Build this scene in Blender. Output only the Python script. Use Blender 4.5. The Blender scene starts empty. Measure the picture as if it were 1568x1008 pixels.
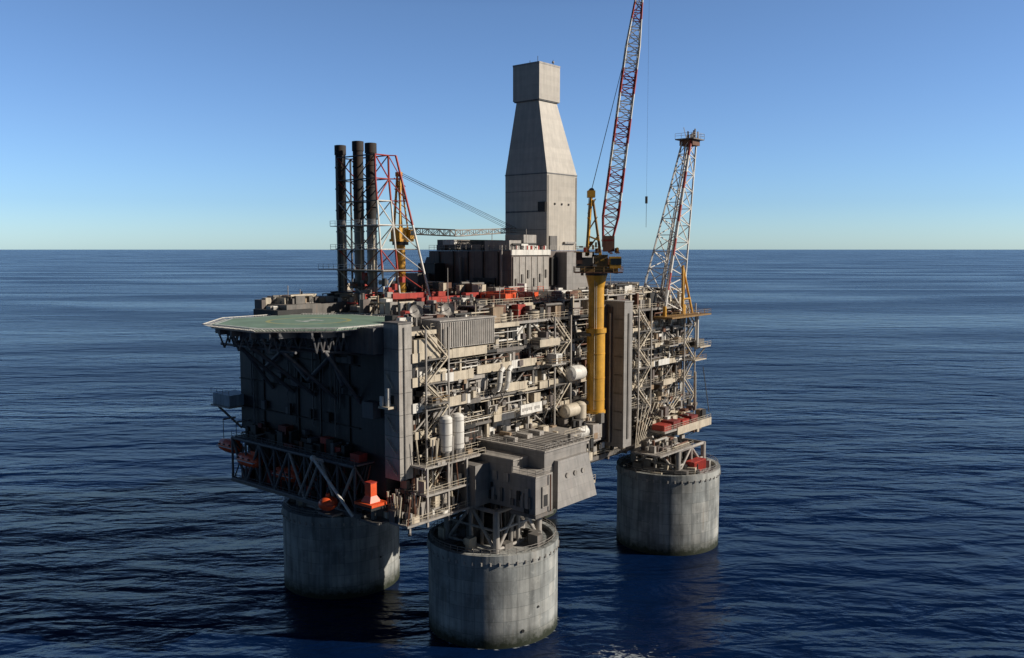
import bpy, math, random
from mathutils import Vector, Matrix
R = random.Random(7)
scene = bpy.context.scene
PI = math.pi
FR = Matrix.Translation((-3.8, 171.6, 0)) @ Matrix.Rotation(math.radians(50), 4, 'Z')

# ------------------------------------------------------------------ materials
MATS = {}
def nn(nt, t, x=0, y=0, **kw):
    n = nt.nodes.new(t); n.location = (x, y)
    for k, v in kw.items(): setattr(n, k, v)
    return n
def pmat(name, col, rough=.6, metal=0., var=.25, streak=.35, panel=None, rust=0., scale=.5, pdark=.7):
    m = bpy.data.materials.new(name); m.use_nodes = True
    nt = m.node_tree; L = nt.links.new
    b = nt.nodes['Principled BSDF']
    b.inputs['Roughness'].default_value = rough
    b.inputs['Metallic'].default_value = metal
    tc = nn(nt, 'ShaderNodeTexCoord')
    n1 = nn(nt, 'ShaderNodeTexNoise'); n1.inputs['Scale'].default_value = scale; n1.inputs['Detail'].default_value = 7
    n1.inputs['Roughness'].default_value = .65
    L(tc.outputs['Object'], n1.inputs['Vector'])
    mp = nn(nt, 'ShaderNodeMapping'); mp.inputs['Scale'].default_value = (1.3, 1.3, .1)
    L(tc.outputs['Object'], mp.inputs['Vector'])
    n2 = nn(nt, 'ShaderNodeTexNoise'); n2.inputs['Scale'].default_value = 1.; n2.inputs['Detail'].default_value = 5
    L(mp.outputs[0], n2.inputs['Vector'])
    def mr(src, a, b_, lo=.3, hi=.7):
        r = nn(nt, 'ShaderNodeMapRange'); r.inputs[1].default_value = lo; r.inputs[2].default_value = hi
        r.inputs[3].default_value = a; r.inputs[4].default_value = b_; L(src, r.inputs[0]); return r.outputs[0]
    def mul(a, c):
        k = nn(nt, 'ShaderNodeMath', operation='MULTIPLY'); L(a, k.inputs[0])
        if isinstance(c, float): k.inputs[1].default_value = c
        else: L(c, k.inputs[1])
        return k.outputs[0]
    f = mul(mr(n1.outputs[0], 1 - var, 1 + var * .6), mr(n2.outputs[0], 1 - streak, 1 + streak * .4))
    if panel:
        sx = nn(nt, 'ShaderNodeSeparateXYZ'); L(tc.outputs['Object'], sx.inputs[0])
        ad = nn(nt, 'ShaderNodeMath', operation='ADD'); L(sx.outputs[0], ad.inputs[0]); L(sx.outputs[1], ad.inputs[1])
        cb = nn(nt, 'ShaderNodeCombineXYZ'); L(ad.outputs[0], cb.inputs[0]); L(sx.outputs[2], cb.inputs[1])
        br = nn(nt, 'ShaderNodeTexBrick'); br.offset = 0.
        br.inputs['Scale'].default_value = 1; br.inputs['Brick Width'].default_value = panel[0]
        br.inputs['Row Height'].default_value = panel[1]; br.inputs['Mortar Size'].default_value = .05
        br.inputs['Color1'].default_value = (1, 1, 1, 1); br.inputs['Color2'].default_value = (.88, .88, .88, 1)
        br.inputs['Mortar'].default_value = (pdark, pdark, pdark, 1)
        L(cb.outputs[0], br.inputs['Vector'])
        f = mul(f, br.outputs['Color'])
    vm = nn(nt, 'ShaderNodeVectorMath', operation='SCALE'); vm.inputs[0].default_value = col
    L(f, vm.inputs['Scale'])
    out = vm.outputs[0]
    if rust > 0:
        mx = nn(nt, 'ShaderNodeMix', data_type='RGBA')
        mx.inputs[7].default_value = (.13, .055, .025, 1)
        L(mr(n2.outputs[0], 0., rust, .55, .72), mx.inputs[0]); L(out, mx.inputs[6]); out = mx.outputs[2]
    L(out, b.inputs['Base Color'])
    MATS[name] = m
    return m
pmat('cream', (.60, .52, .40), .55, rust=.55)
pmat('white', (.78, .75, .69), .5, rust=.3, var=.15)
pmat('ltgrey', (.40, .37, .335), .5, rust=.4)
pmat('grey', (.18, .165, .15), .55, rust=.4)
pmat('modgrey', (.31, .29, .27), .5, var=.15, streak=.25, panel=(2.6, 1.7), rust=.2, pdark=.8)
pmat('dark', (.025, .024, .023), .6)
pmat('darkwall', (.028, .028, .031), .5, panel=(3.2, 2.4), rust=.15, pdark=.6)  # base colour darkened to carry the shade of the short face
pmat('core', (.03, .025, .02), .7, panel=(4, 2.5), rust=.5)  # near-black colour paints in the shade of gaps between decks
pmat('shade_steel', (.13, .13, .135), .55, rust=.4)  # darker copy of the light steel, shade put into its colour
pmat('brownwall', (.17, .138, .125), .6, panel=(2.2, 5.), rust=.4, pdark=.6)
pmat('tan', (.36, .26, .17), .6, rust=.6)
pmat('derrick', (.52, .47, .40), .42, metal=.0, var=.1, streak=.15, panel=(40, 1.25), pdark=.95)
pmat('derrickseam', (.15, .15, .15), .5)
pmat('stack', (.03, .025, .023), .75, rust=.3)
pmat('stackmetal', (.20, .19, .18), .45, metal=.4, rust=.3)
pmat('red', (.45, .045, .03), .5, rust=.4)
pmat('darkred', (.20, .024, .018), .6, rust=.5)
pmat('orange', (.80, .11, .03), .4, var=.15, streak=.15)
pmat('yellow', (.68, .35, .03), .45, rust=.5)
pmat('rustyellow', (.30, .17, .05), .6, rust=.9)
pmat('rustpipe', (.16, .07, .04), .7)
pmat('heligreen', (.20, .30, .225), .8, var=.25, streak=.05, scale=.2)
pmat('paintwhite', (.74, .74, .72), .6, var=.1)
pmat('paintfaded', (.42, .42, .18), .6)
pmat('bluegrey', (.33, .40, .46), .5)
pmat('glass', (.02, .025, .03), .15)
pmat('wire', (.05, .05, .05), .5)

# ------------------------------------------------------------------ mesh accumulator
class M:
    def __init__(s): s.v = []; s.f = []; s.m = []; s.sm = []; s.mats = []
    def mi(s, k):
        if k not in s.mats: s.mats.append(k)
        return s.mats.index(k)
    def poly(s, vs, fs, k, smooth=False):
        o = len(s.v); i = s.mi(k); s.v.extend([tuple(p) for p in vs])
        for f in fs:
            s.f.append([a + o for a in f]); s.m.append(i); s.sm.append(smooth)
    def box(s, u0, u1, v0, v1, z0, z1, k):
        if u0 > u1: u0, u1 = u1, u0
        if v0 > v1: v0, v1 = v1, v0
        if z0 > z1: z0, z1 = z1, z0
        s.poly([(u0,v0,z0),(u1,v0,z0),(u1,v1,z0),(u0,v1,z0),(u0,v0,z1),(u1,v0,z1),(u1,v1,z1),(u0,v1,z1)],
               [(0,3,2,1),(4,5,6,7),(0,1,5,4),(1,2,6,5),(2,3,7,6),(3,0,4,7)], k)
    def tube(s, p, q, r, k, n=6, r2=None, caps=True):
        p = Vector(p); q = Vector(q); d = q - p
        if d.length < 1e-4: return
        r2 = r if r2 is None else r2
        d.normalize()
        a = d.cross(Vector((0, 0, 1)) if abs(d.z) < .95 else Vector((1, 0, 0))); a.normalize(); b = d.cross(a)
        vs = []
        ph = PI / 4 if n == 4 else 0
        for c, rr in ((p, r), (q, r2)):
            for i in range(n):
                t = 2 * PI * i / n + ph
                vs.append(c + a * (rr * math.cos(t)) + b * (rr * math.sin(t)))
        fs = [(i, i + n, (i + 1) % n + n, (i + 1) % n) for i in range(n)]
        s.poly(vs, fs, k, n > 6)
        if caps:
            s.poly(vs, [tuple(range(n)), tuple(range(2 * n - 1, n - 1, -1))], k)
    def beam(s, p, q, w, k): s.tube(p, q, w * .707, k, 4)
    def prism(s, pts, z0, z1, k):
        n = len(pts)
        vs = [(a, b, z0) for a, b in pts] + [(a, b, z1) for a, b in pts]
        s.poly(vs, [tuple(range(n - 1, -1, -1)), tuple(range(n, 2 * n))] + [(i, (i + 1) % n, (i + 1) % n + n, i + n) for i in range(n)], k)
    def frust(s, a, za, b, zb, k):
        vs = [(a[0],a[2],za),(a[1],a[2],za),(a[1],a[3],za),(a[0],a[3],za),(b[0],b[2],zb),(b[1],b[2],zb),(b[1],b[3],zb),(b[0],b[3],zb)]
        s.poly(vs, [(0,3,2,1),(4,5,6,7),(0,1,5,4),(1,2,6,5),(2,3,7,6),(3,0,4,7)], k)
    def sphere(s, c, r, k, n=12, m=8, sc=(1, 1, 1)):
        vs = []
        for j in range(m + 1):
            ph = -PI / 2 + PI * j / m
            for i in range(n):
                t = 2 * PI * i / n
                vs.append((c[0] + r*sc[0]*math.cos(ph)*math.cos(t), c[1] + r*sc[1]*math.cos(ph)*math.sin(t), c[2] + r*sc[2]*math.sin(ph)))
        s.poly(vs, [(j*n+i, j*n+(i+1) % n, (j+1)*n+(i+1) % n, (j+1)*n+i) for j in range(m) for i in range(n)], k, True)
    def vessel(s, p, q, r, k, n=14):
        p = Vector(p); q = Vector(q); d = (q - p).normalized()
        s.tube(p, q, r, k, n, caps=False)
        s.tube(q, q + d * r * .35, r, k, n, r * .7); s.tube(q + d * r * .35, q + d * r * .5, r * .7, k, n, r * .2)
        s.tube(p, p - d * r * .35, r, k, n, r * .7); s.tube(p - d * r * .35, p - d * r * .5, r * .7, k, n, r * .2)
    def rail(s, p, q, k='cream', h=1.15, step=1.8):
        p = Vector(p); q = Vector(q); d = q - p; n = max(1, int(d.length / step)); up = Vector((0, 0, 1))
        for i in range(n + 1):
            a = p + d * (i / n); s.beam(a, a + up * h, .07, k)
        for hh in (h, h * .55): s.beam(p + up * hh, q + up * hh, .07, k)
    def lattice(s, p, q, w0, w1, n, r, ks, side, d0=None, d1=None, rd=None):
        p = Vector(p); q = Vector(q); ax = (q - p).normalized(); sd = Vector(side); sd = (sd - ax * sd.dot(ax)).normalized()
        ot = ax.cross(sd); d0 = d0 or w0; d1 = d1 or w1; rd = rd or r * .6
        def cor(t):
            c = p.lerp(q, t); w = w0 + (w1 - w0) * t; d = d0 + (d1 - d0) * t
            return [c + sd*w/2*a + ot*d/2*b for a, b in ((-1,-1),(1,-1),(1,1),(-1,1))]
        for i in range(n):
            A = cor(i / n); B = cor((i + 1) / n); k = ks(i) if callable(ks) else ks
            for j in range(4):
                j2 = (j + 1) % 4
                s.tube(A[j], B[j], r, k, 5, caps=False)
                s.tube(A[j], A[j2], rd, k, 4, caps=False)
                if i % 2: s.tube(A[j], B[j2], rd, k, 4, caps=False)
                else: s.tube(A[j2], B[j], rd, k, 4, caps=False)
    def make(s, name, parent=None, mat=None):
        me = bpy.data.meshes.new(name)
        me.from_pydata(s.v, [], s.f)
        for k in s.mats: me.materials.append(MATS[k])
        me.polygons.foreach_set('material_index', s.m)
        me.polygons.foreach_set('use_smooth', s.sm)
        me.update()
        o = bpy.data.objects.new(name, me); scene.collection.objects.link(o)
        if parent: o.parent = parent
        else: o.matrix_world = FR if mat is None else mat
        return o

plat = bpy.data.objects.new('offshore_oil_platform', None); scene.collection.objects.link(plat); plat.matrix_world = FR

# ------------------------------------------------------------------ legs
def concrete():
    m = bpy.data.materials.new('leg_concrete'); m.use_nodes = True; nt = m.node_tree; L = nt.links.new
    b = nt.nodes['Principled BSDF']; b.inputs['Roughness'].default_value = .75
    tc = nn(nt, 'ShaderNodeTexCoord'); sx = nn(nt, 'ShaderNodeSeparateXYZ'); L(tc.outputs['Object'], sx.inputs[0])
    at = nn(nt, 'ShaderNodeMath', operation='ARCTAN2'); L(sx.outputs[1], at.inputs[0]); L(sx.outputs[0], at.inputs[1])
    ml = nn(nt, 'ShaderNodeMath', operation='MULTIPLY'); L(at.outputs[0], ml.inputs[0]); ml.inputs[1].default_value = 13
    cb = nn(nt, 'ShaderNodeCombineXYZ'); L(ml.outputs[0], cb.inputs[0]); L(sx.outputs[2], cb.inputs[1])
    br = nn(nt, 'ShaderNodeTexBrick'); br.offset = 0; L(cb.outputs[0], br.inputs['Vector'])
    for k, v in (('Scale', 1), ('Brick Width', 13*2*PI/30), ('Row Height', 2.6), ('Mortar Size', .09)): br.inputs[k].default_value = v
    br.inputs['Mortar Smooth'].default_value = .8
    br.inputs['Color1'].default_value = (.41, .41, .385, 1); br.inputs['Color2'].default_value = (.27, .285, .28, 1)
    br.inputs['Mortar'].default_value = (.23, .24, .23, 1)
    mp = nn(nt, 'ShaderNodeMapping'); mp.inputs['Scale'].default_value = (.8, .07, 1); L(cb.outputs[0], mp.inputs[0])
    n1 = nn(nt, 'ShaderNodeTexNoise'); n1.inputs['Scale'].default_value = 1; n1.inputs['Detail'].default_value = 8; L(mp.outputs[0], n1.inputs[0])
    n2 = nn(nt, 'ShaderNodeTexNoise'); n2.inputs['Scale'].default_value = .2; n2.inputs['Detail'].default_value = 6; L(tc.outputs['Object'], n2.inputs[0])
    n3 = nn(nt, 'ShaderNodeTexNoise'); n3.inputs['Scale'].default_value = .8; n3.inputs['Detail'].default_value = 10; n3.inputs['Roughness'].default_value = .75; L(tc.outputs['Object'], n3.inputs[0])
    def mr(src, lo, hi, a, c):
        r = nn(nt, 'ShaderNodeMapRange'); 
        for i, v in enumerate((lo, hi, a, c)): r.inputs[i+1].default_value = v
        L(src, r.inputs[0]); return r.outputs[0]
    v1 = nn(nt, 'ShaderNodeVectorMath', operation='SCALE'); L(br.outputs['Color'], v1.inputs[0]); L(mr(n1.outputs[0], .3, .7, .5, 1.3), v1.inputs['Scale'])
    v2 = nn(nt, 'ShaderNodeVectorMath', operation='SCALE'); L(v1.outputs[0], v2.inputs[0]); L(mr(n2.outputs[0], .32, .66, .7, 1.15), v2.inputs['Scale'])
    m1 = nn(nt, 'ShaderNodeMix', data_type='RGBA'); m1.inputs[7].default_value = (.13, .095, .06, 1)
    L(mr(n1.outputs[0], .57, .73, 0, .55), m1.inputs[0]); L(v2.outputs[0], m1.inputs[6])
    m0 = nn(nt, 'ShaderNodeMix', data_type='RGBA'); m0.inputs[7].default_value = (.54, .54, .51, 1)
    L(mr(n3.outputs[0], .56, .70, 0, .5), m0.inputs[0]); L(m1.outputs[2], m0.inputs[6])
    ad = nn(nt, 'ShaderNodeMath', operation='MULTIPLY_ADD'); L(n3.outputs[0], ad.inputs[0]); ad.inputs[1].default_value = -5.; L(sx.outputs[2], ad.inputs[2])
    m2 = nn(nt, 'ShaderNodeMix', data_type='RGBA'); m2.inputs[7].default_value = (.015, .021, .008, 1)
    L(mr(ad.outputs[0], -1.7, 1.2, 1, 0), m2.inputs[0]); L(m0.outputs[2], m2.inputs[6])
    L(m2.outputs[2], b.inputs['Base Color'])
    bp = nn(nt, 'ShaderNodeBump'); bp.inputs['Strength'].default_value = .4; bp.inputs['Distance'].default_value = .15
    L(n3.outputs[0], bp.inputs['Height']); L(bp.outputs[0], b.inputs['Normal'])
    MATS['leg_concrete'] = m
concrete()
def leg(X, Y, top, seed):
    rr = random.Random(seed); m = M(); R0 = 13
    n = 96; prof = [(-12, R0), (0, R0), (top - 1.6, R0), (top - 1.6, R0 + .15), (top, R0 + .15), (top, R0 - .9), (top - .7, R0 - .9), (top - .7, 0.01)]
    vs = []
    for z, r in prof:
        for i in range(n): vs.append((r * math.cos(2*PI*i/n), r * math.sin(2*PI*i/n), z))
    for j in range(len(prof) - 1):
        m.poly([vs[j*n+i] for i in range(n)] + [vs[(j+1)*n+i] for i in range(n)], [(i, (i+1) % n, (i+1) % n + n, i + n) for i in range(n)], 'leg_concrete', j < 2)
    for i in range(48):
        t = 2*PI*i/48; c, s_ = math.cos(t), math.sin(t)
        m.tube((c*(R0+.1), s_*(R0+.1), top-1.9), (c*(R0+.1), s_*(R0+.1), top-1.25), .22, 'ltgrey', 6)
        t2 = 2*PI*(i+1)/48
        a = Vector((c*(R0-.4), s_*(R0-.4), top)); b = Vector((math.cos(t2)*(R0-.4), math.sin(t2)*(R0-.4), top))
        m.rail(a, b, 'ltgrey', step=3)
    for k in range(5):
        a = -rr.uniform(.1, 2.6); c, s_ = math.cos(a), math.sin(a); z = rr.uniform(3, 8)
        m.tube((c*12.8, s_*12.8, z), (c*13.2, s_*13.2, z), rr.uniform(.2, .45), 'dark', 10)
    for k in range(30):
        a = rr.uniform(0, 2*PI); r = rr.uniform(3, 11); x, y = r*math.cos(a), r*math.sin(a); h = rr.uniform(.6, 2.4)
        m.box(x, x+rr.uniform(.8, 3), y, y+rr.uniform(.8, 2.5), top-.7, top-.7+h, rr.choice(['grey', 'cream', 'ltgrey', 'dark']))
    o = m.make('concrete_leg', mat=Matrix.Translation((X, Y, 0)) @ Matrix.Rotation(seed * .9, 4, 'Z'))
    return o
leg(-3.8, 171.6, 18, 1); leg(-38.9, 195.2, 18, 2); leg(40.3, 222, 20, 3); leg(0, 248, 17, 4)

# ------------------------------------------------------------------ topsides structure
LV = [26, 30.5, 35.5, 40.5, 45.5, 50.3, 54.8, 60]
st = M()
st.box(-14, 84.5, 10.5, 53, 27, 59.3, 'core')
for z in LV:
    st.box(-20, 86, 3, 54, z - .4, z, 'grey')
    u = -20.02
    while u < 86:
        w = R.uniform(3, 14); e = min(86.02, u + w)
        st.box(u, e, 2.75, 2.99, z - R.choice([.5, .75, .9]), z + .05, R.choice(['cream', 'ltgrey', 'grey', 'grey', 'dark']) if z > 28 else 'grey'); u = e + .01
    st.box(-20.1, -20.0+.1, 3, 54, z - .75, z + .04, 'grey')
for u in range(-18, 86, 8): st.box(u, u + .6, 3.2, 53, 24.2, 25.6, 'grey')
for v in (4, 16, 28, 40, 52): st.box(-20, 86, v, v + .6, 24.3, 25.58, 'grey')
for i, u in enumerate(range(-19, 87, 7)):
    uu = min(u, 85.3)
    for j in range(7):
        if R.random() < .7: x = uu + R.uniform(-1, 1); x = min(x, 85.4); st.beam((x, 3.5, LV[j]-.3), (x, 3.5, LV[j+1]-.4), R.uniform(.35, .7), R.choice(['ltgrey', 'grey', 'cream', 'grey']))
        if R.random() < .3 and uu + 7 < 86:
            a, b = (uu, uu + 7) if R.random() < .5 else (uu + 7, uu)
            st.tube((a, 3.6, LV[j]), (b, 3.6, LV[j+1]), .2, R.choice(['ltgrey', 'grey']), 8)
    st.beam((uu, 9.8, 25), (uu, 9.8, 60), .6, 'grey')
for (cu, cv, tp) in ((0, 0, 17.3), (-4.9, 42, 17.3), (67, -1.4, 19.3), (64, 46, 16.3)):
    pts = [(cu - 6.5, cv - 6.5), (cu + 6.5, cv - 6.5), (cu + 6.5, cv + 6.5), (cu - 6.5, cv + 6.5)]
    for i in range(4):
        a, b = pts[i], pts[(i+1) % 4]; mid = ((a[0]+b[0])/2, (a[1]+b[1])/2)
        st.tube((*a, tp), (*a, 25.5), .65, 'ltgrey', 10)
        st.tube((*mid, tp), (*mid, 25.5), .4, 'ltgrey', 8)
        st.tube((*a, tp), (*mid, 25.2), .35, 'ltgrey', 8); st.tube((*b, tp), (*mid, 25.2), .35, 'ltgrey', 8)
        st.tube((*a, 21.5), (*b, 21.5), .28, 'ltgrey', 8); st.tube((*a, 25.2), (*b, 25.2), .45, 'ltgrey', 8)
        st.tube((*a, tp+.5), (*b, tp+.5), .35, 'ltgrey', 8)
    for k in range(26):
        x, y = cu + R.uniform(-6, 6), cv + R.uniform(-6, 6); st.tube((x, y, tp-.3), (x+R.uniform(-1, 1), y, 25.5), R.uniform(.12, .6), R.choice(['grey', 'dark', 'rustpipe', 'ltgrey']), 8)
        if k < 9: st.box(x, x+R.uniform(1, 3), y, y+R.uniform(1, 3), R.uniform(18, 22), R.uniform(22, 25), R.choice(['dark', 'grey', 'core']))
st.make('deck_structure', plat)

# ------------------------------------------------------------------ long face equipment
eq = M(); pp = M(); rl = M()
PAL = ['cream', 'cream', 'ltgrey', 'grey', 'white', 'tan', 'grey', 'dark', 'brownwall', 'dark', 'rustpipe', 'ltgrey', 'cream']
for j in range(7):
    z0 = LV[j] + .01; h = LV[j+1] - LV[j] - .8
    u = -19
    while u < 82:
        w = R.uniform(2.5, 8)
        if R.random() < .36:
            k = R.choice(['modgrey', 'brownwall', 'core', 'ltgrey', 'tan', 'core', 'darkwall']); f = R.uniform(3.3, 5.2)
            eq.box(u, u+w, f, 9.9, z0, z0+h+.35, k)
            for q in range(int(w)):
                if R.random() < .5: eq.box(u+q+.2, u+q+.8, f-.12, f-.005, z0+R.uniform(.2, 1), z0+R.uniform(1.4, 3), R.choice(['dark', 'grey', 'white', 'cream', 'dark']))
        u += w + R.uniform(.5, 6)
    for row, (va, vb) in enumerate(((3.3, 6.), (6.6, 9.6))):
        u = -19.5
        while u < 84:
            w = R.uniform(.4, 2.4); t = R.random(); k = R.choice(PAL); hh = h * R.uniform(.3, 1.); v0 = va + R.uniform(0, 1.1)
            if t < .40:
                eq.box(u, u + w, v0, vb, z0, z0 + hh, k)
                if R.random() < .5: eq.box(u + w*.2, u + w*.6, v0 - .25, v0 - .01, z0 + hh*.3, z0 + hh*.75, R.choice(['dark', 'white', 'grey', 'rustpipe']))
                if R.random() < .4: pp.tube((u+w/2, v0+.6, z0+hh), (u+w/2, v0+.6, z0+h+.3), .15, R.choice(['ltgrey', 'cream']), 6)
            elif t < .50:
                r = min(w*.45, 1.); eq.vessel((u+w/2, v0+1, z0+.6), (u+w/2, v0+1, z0+.6+max(.5, hh-1)), r, R.choice(['white', 'cream', 'ltgrey']))
            elif t < .60:
                r = R.uniform(.4, .85); w += 2; eq.vessel((u+.5, v0+1, z0+r+.5), (u+w-.5, v0+1, z0+r+.5), r, R.choice(['white', 'cream', 'ltgrey', 'grey']))
                eq.box(u+1, u+1.4, v0+.5, v0+1.5, z0, z0+.6, 'grey'); eq.box(u+w-1.4, u+w-1, v0+.5, v0+1.5, z0, z0+.6, 'grey')
            elif t < .9:
                for q in range(R.randint(2, 6)):
                    x = u + w*R.random(); pp.tube((x, v0+R.random(), z0), (x, v0+R.random()*.2+.5, z0+h+.3), R.uniform(.06, .24), R.choice(['cream', 'ltgrey', 'rustpipe', 'grey', 'white', 'dark']), 7)
            u += w + R.uniform(.0, .7)
    for q in range(44):
        a = R.uniform(-19, 80); l = R.uniform(2, 14); zz = z0 + h*R.uniform(.1, 1.02); vv = R.uniform(2.9, 6); e = min(85, a+l); k = R.choice(['cream', 'ltgrey', 'white', 'grey', 'rustpipe', 'dark'])
        r = R.uniform(.05, .22)
        pp.tube((a, vv, zz), (e, vv, zz), r, k, 6)
        pp.tube((a, vv, zz), (a, vv, zz + R.uniform(-2, 2)), r, k, 6); pp.tube((e, vv, zz), (e, vv+R.uniform(0, 2), zz + R.uniform(-2, 2)), r, k, 6)
    for q in range(5):
        a = R.uniform(-19, 60); pp.box(a, a + R.uniform(5, 18), 3.05, 3.7, z0+h-.25, z0+h-.1, R.choice(['grey', 'ltgrey', 'cream']))
    rl.rail((-19.8, 2.7, LV[j]), (86, 2.7, LV[j]), 'cream')
    for q in range(34):
        a = R.uniform(-19, 84); v = R.uniform(1.9, 2.6); z = z0 + R.uniform(-1.6, 2.5)
        eq.box(a, a+R.uniform(.3, 1.4), v, 2.72, z, z+R.uniform(.3, 1.5), R.choice(PAL))
    u = -17
    while u < 82:
        w = R.uniform(2, 8)
        if R.random() < .4 and not (28 < u + w and u < 50):
            d = R.uniform(.8, 3.2); z = LV[j] + R.choice([0, 0, 1.2, -1.4])
            eq.box(u, u+w, 2.7-d, 2.72, z-.3, z+.02, R.choice(['ltgrey', 'grey']))
            if R.random() < .45: eq.box(u, u+w, 2.6-d, 2.68-d, z-.35, z+1.2, R.choice(['cream', 'cream', 'white']))
            else: rl.rail((u, 2.75-d, z), (u+w, 2.75-d, z), R.choice(['cream', 'rustyellow']))
            rl.rail((u, 2.75-d, z), (u, 2.7, z)); rl.rail((u+w, 2.75-d, z), (u+w, 2.7, z))
            for x in (u+.3, u+w-.3): eq.tube((x, 2.75-d, z-.3), (x, 2.9, z-2.2), .12, 'ltgrey', 6)
            for q in range(R.randint(0, 3)):
                x = u + R.uniform(.2, max(.3, w-2)); eq.box(x, x+R.uniform(.6, 2.2), 2.9-d, 2.6, z+.03, z+R.uniform(.8, 3), R.choice(PAL))
        u += w + R.uniform(.5, 5)
for (a, b, z, hh) in ((-19.5, 1, 54.8, 1.7), (-19.5, -3, 50.3, 1.8), (-19.5, -4, 45.5, 1.8), (-2, 17, 50.9, 1.6), (16, 27, 54.3, 1.9),
                      (7, 14, 46.2, 1.7), (-19, -10, 40.5, 1.4), (18, 28, 45.5, 1.6), (3, 10, 40.5, 1.5), (20, 31, 40.4, 1.4),
                      (52, 66, 54.8, 1.3), (60, 80, 45.5, 1.3), (50, 60, 40.5, 1.3), (66, 85, 50.3, 1.2)):
    u = a
    while u < b:
        e = min(b, u + R.uniform(2.2, 4.5)); dz = R.uniform(-.12, .12)
        eq.box(u, e - .06, 2.3 + R.uniform(0, .05), 2.6, z - .5, z - .5 + hh + dz, R.choice(['cream', 'cream', 'cream', 'white'])); u = e
for (su, sv) in ((22, 1.2), (-17, 1.2), (56, 1.0), (79, 1.0)):
    for j in range(1, 7):
        a, b = (su, su+5.5) if j % 2 else (su+5.5, su)
        for dv in (0, 1.1):
            rl.beam((a, sv+dv, LV[j]), (b, sv+dv, LV[j+1]), .28, 'cream'); rl.beam((a, sv+dv, LV[j]+1.1), (b, sv+dv, LV[j+1]+1.1), .08, 'cream')
        rl.box(min(a, b)-.2, min(a, b)+5.7, sv-.1, sv+1.5, LV[j]-.2, LV[j]-.03, 'grey')
    for x in (su-.2, su+5.7): rl.beam((x, sv, 28), (x, sv, 60.5), .3, 'ltgrey')
eq.vessel((27, .8, 47.5), (31, .8, 47.5), 1.7, 'white', 18); eq.vessel((24, 0, 39.5), (28, 0, 39.5), 1.5, 'cream', 18)
eq.vessel((29, -.5, 37.5), (29, -.5, 40.5), 1.4, 'cream', 18); eq.vessel((26.5, -1.5, 34.5), (31, -1.5, 34.5), 1.3, 'white', 18)
eq.box(23, 33, -3.5, 2.6, 32.2, 32.6, 'ltgrey'); rl.rail((23, -3.4, 32.6), (33, -3.4, 32.6)); eq.box(30, 33.5, -3.4, 1, 32.7, 36, 'ltgrey')
for q in range(40):
    u = R.uniform(14, 34); v = R.uniform(-4, 2); z = R.choice([27, 31, 32.7, 36]); eq.box(u, u+R.uniform(.5, 2), v, v+R.uniform(.5, 2), z, z+R.uniform(.6, 3), R.choice(PAL))
for x in (2.5, 5):
    pts = [(x, 2, 46.5), (x, .8, 47), (x, .4, 48.3), (x+.3, .4, 50.5), (x+1.2, .5, 51.2)]
    for a, b in zip(pts, pts[1:]): pp.tube(a, b, .55, 'white', 12)
for (cu, cv) in ((8, 5.5), (11.2, 6.4), (19, 5.5), (22.2, 6.4)):
    for q in range(8):
        eq.tube((cu, cv, 57+q*.62), (cu, cv, 57.38+q*.62), 1.75, 'cream', 18); eq.tube((cu, cv, 57.38+q*.62), (cu, cv, 57.62+q*.62), 1.4, 'dark', 12)
eq.box(-12.5, 3, 2.2, 8, 56.3, 61.4, 'ltgrey')
for q in range(26): eq.box(-12.4+q*.6, -12.15+q*.6, 2.05, 2.19, 56.5, 61.2, 'ltgrey')
eq.box(-12.8, 3.3, 1.9, 8.2, 61.42, 61.7, 'ltgrey')
eq.box(-19, -13, 2.4, 7, 55.5, 58.5, 'cream')
eq.box(-22.6, -19.4, 2.6, 6.6, 33, 61.6, 'ltgrey'); eq.box(-22.9, -19.2, 2.4, 6.8, 61.62, 61.9, 'grey')
for z in (37, 41, 45, 49, 53, 57): eq.box(-22.66, -19.34, 2.54, 6.66, z, z+.1, 'grey')
for z in (47,): eq.box(-22.7, -22.61, 4, 5, z, z+1.6, 'dark')
eq.tube((-21.4, 2.4, 33), (-21.4, 2.4, 61), .12, 'ltgrey', 6)
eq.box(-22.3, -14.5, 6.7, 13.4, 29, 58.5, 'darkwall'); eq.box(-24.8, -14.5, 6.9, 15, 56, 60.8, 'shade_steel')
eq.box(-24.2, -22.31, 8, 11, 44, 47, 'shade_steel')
eq.make('process_equipment', plat); pp.make('piping', plat)

# ------------------------------------------------------------------ shaded short face
sf = M()
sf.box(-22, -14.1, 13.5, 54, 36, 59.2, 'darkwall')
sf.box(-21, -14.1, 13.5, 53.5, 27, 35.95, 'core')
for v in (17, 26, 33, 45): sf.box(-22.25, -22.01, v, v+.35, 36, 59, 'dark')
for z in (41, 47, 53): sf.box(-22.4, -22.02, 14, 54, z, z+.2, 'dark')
for q in range(34):
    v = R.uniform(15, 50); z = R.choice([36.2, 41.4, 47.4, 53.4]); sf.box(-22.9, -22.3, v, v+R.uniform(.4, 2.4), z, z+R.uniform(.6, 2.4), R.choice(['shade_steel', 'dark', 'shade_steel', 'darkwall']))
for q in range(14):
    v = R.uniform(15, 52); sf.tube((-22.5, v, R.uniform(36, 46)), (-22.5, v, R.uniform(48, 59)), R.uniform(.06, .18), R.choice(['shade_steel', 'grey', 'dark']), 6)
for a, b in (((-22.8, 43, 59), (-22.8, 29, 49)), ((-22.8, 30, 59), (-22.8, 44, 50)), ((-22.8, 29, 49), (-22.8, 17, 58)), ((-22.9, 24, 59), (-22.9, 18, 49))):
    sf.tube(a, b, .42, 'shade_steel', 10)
zb, zt, U0 = 26.4, 35.2, -27
sf.box(U0-.5, -21, 8, 50, zb-.45, zb, 'grey'); sf.box(U0+.6, -21, 10, 50, zt, zt+.3, 'grey')
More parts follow.
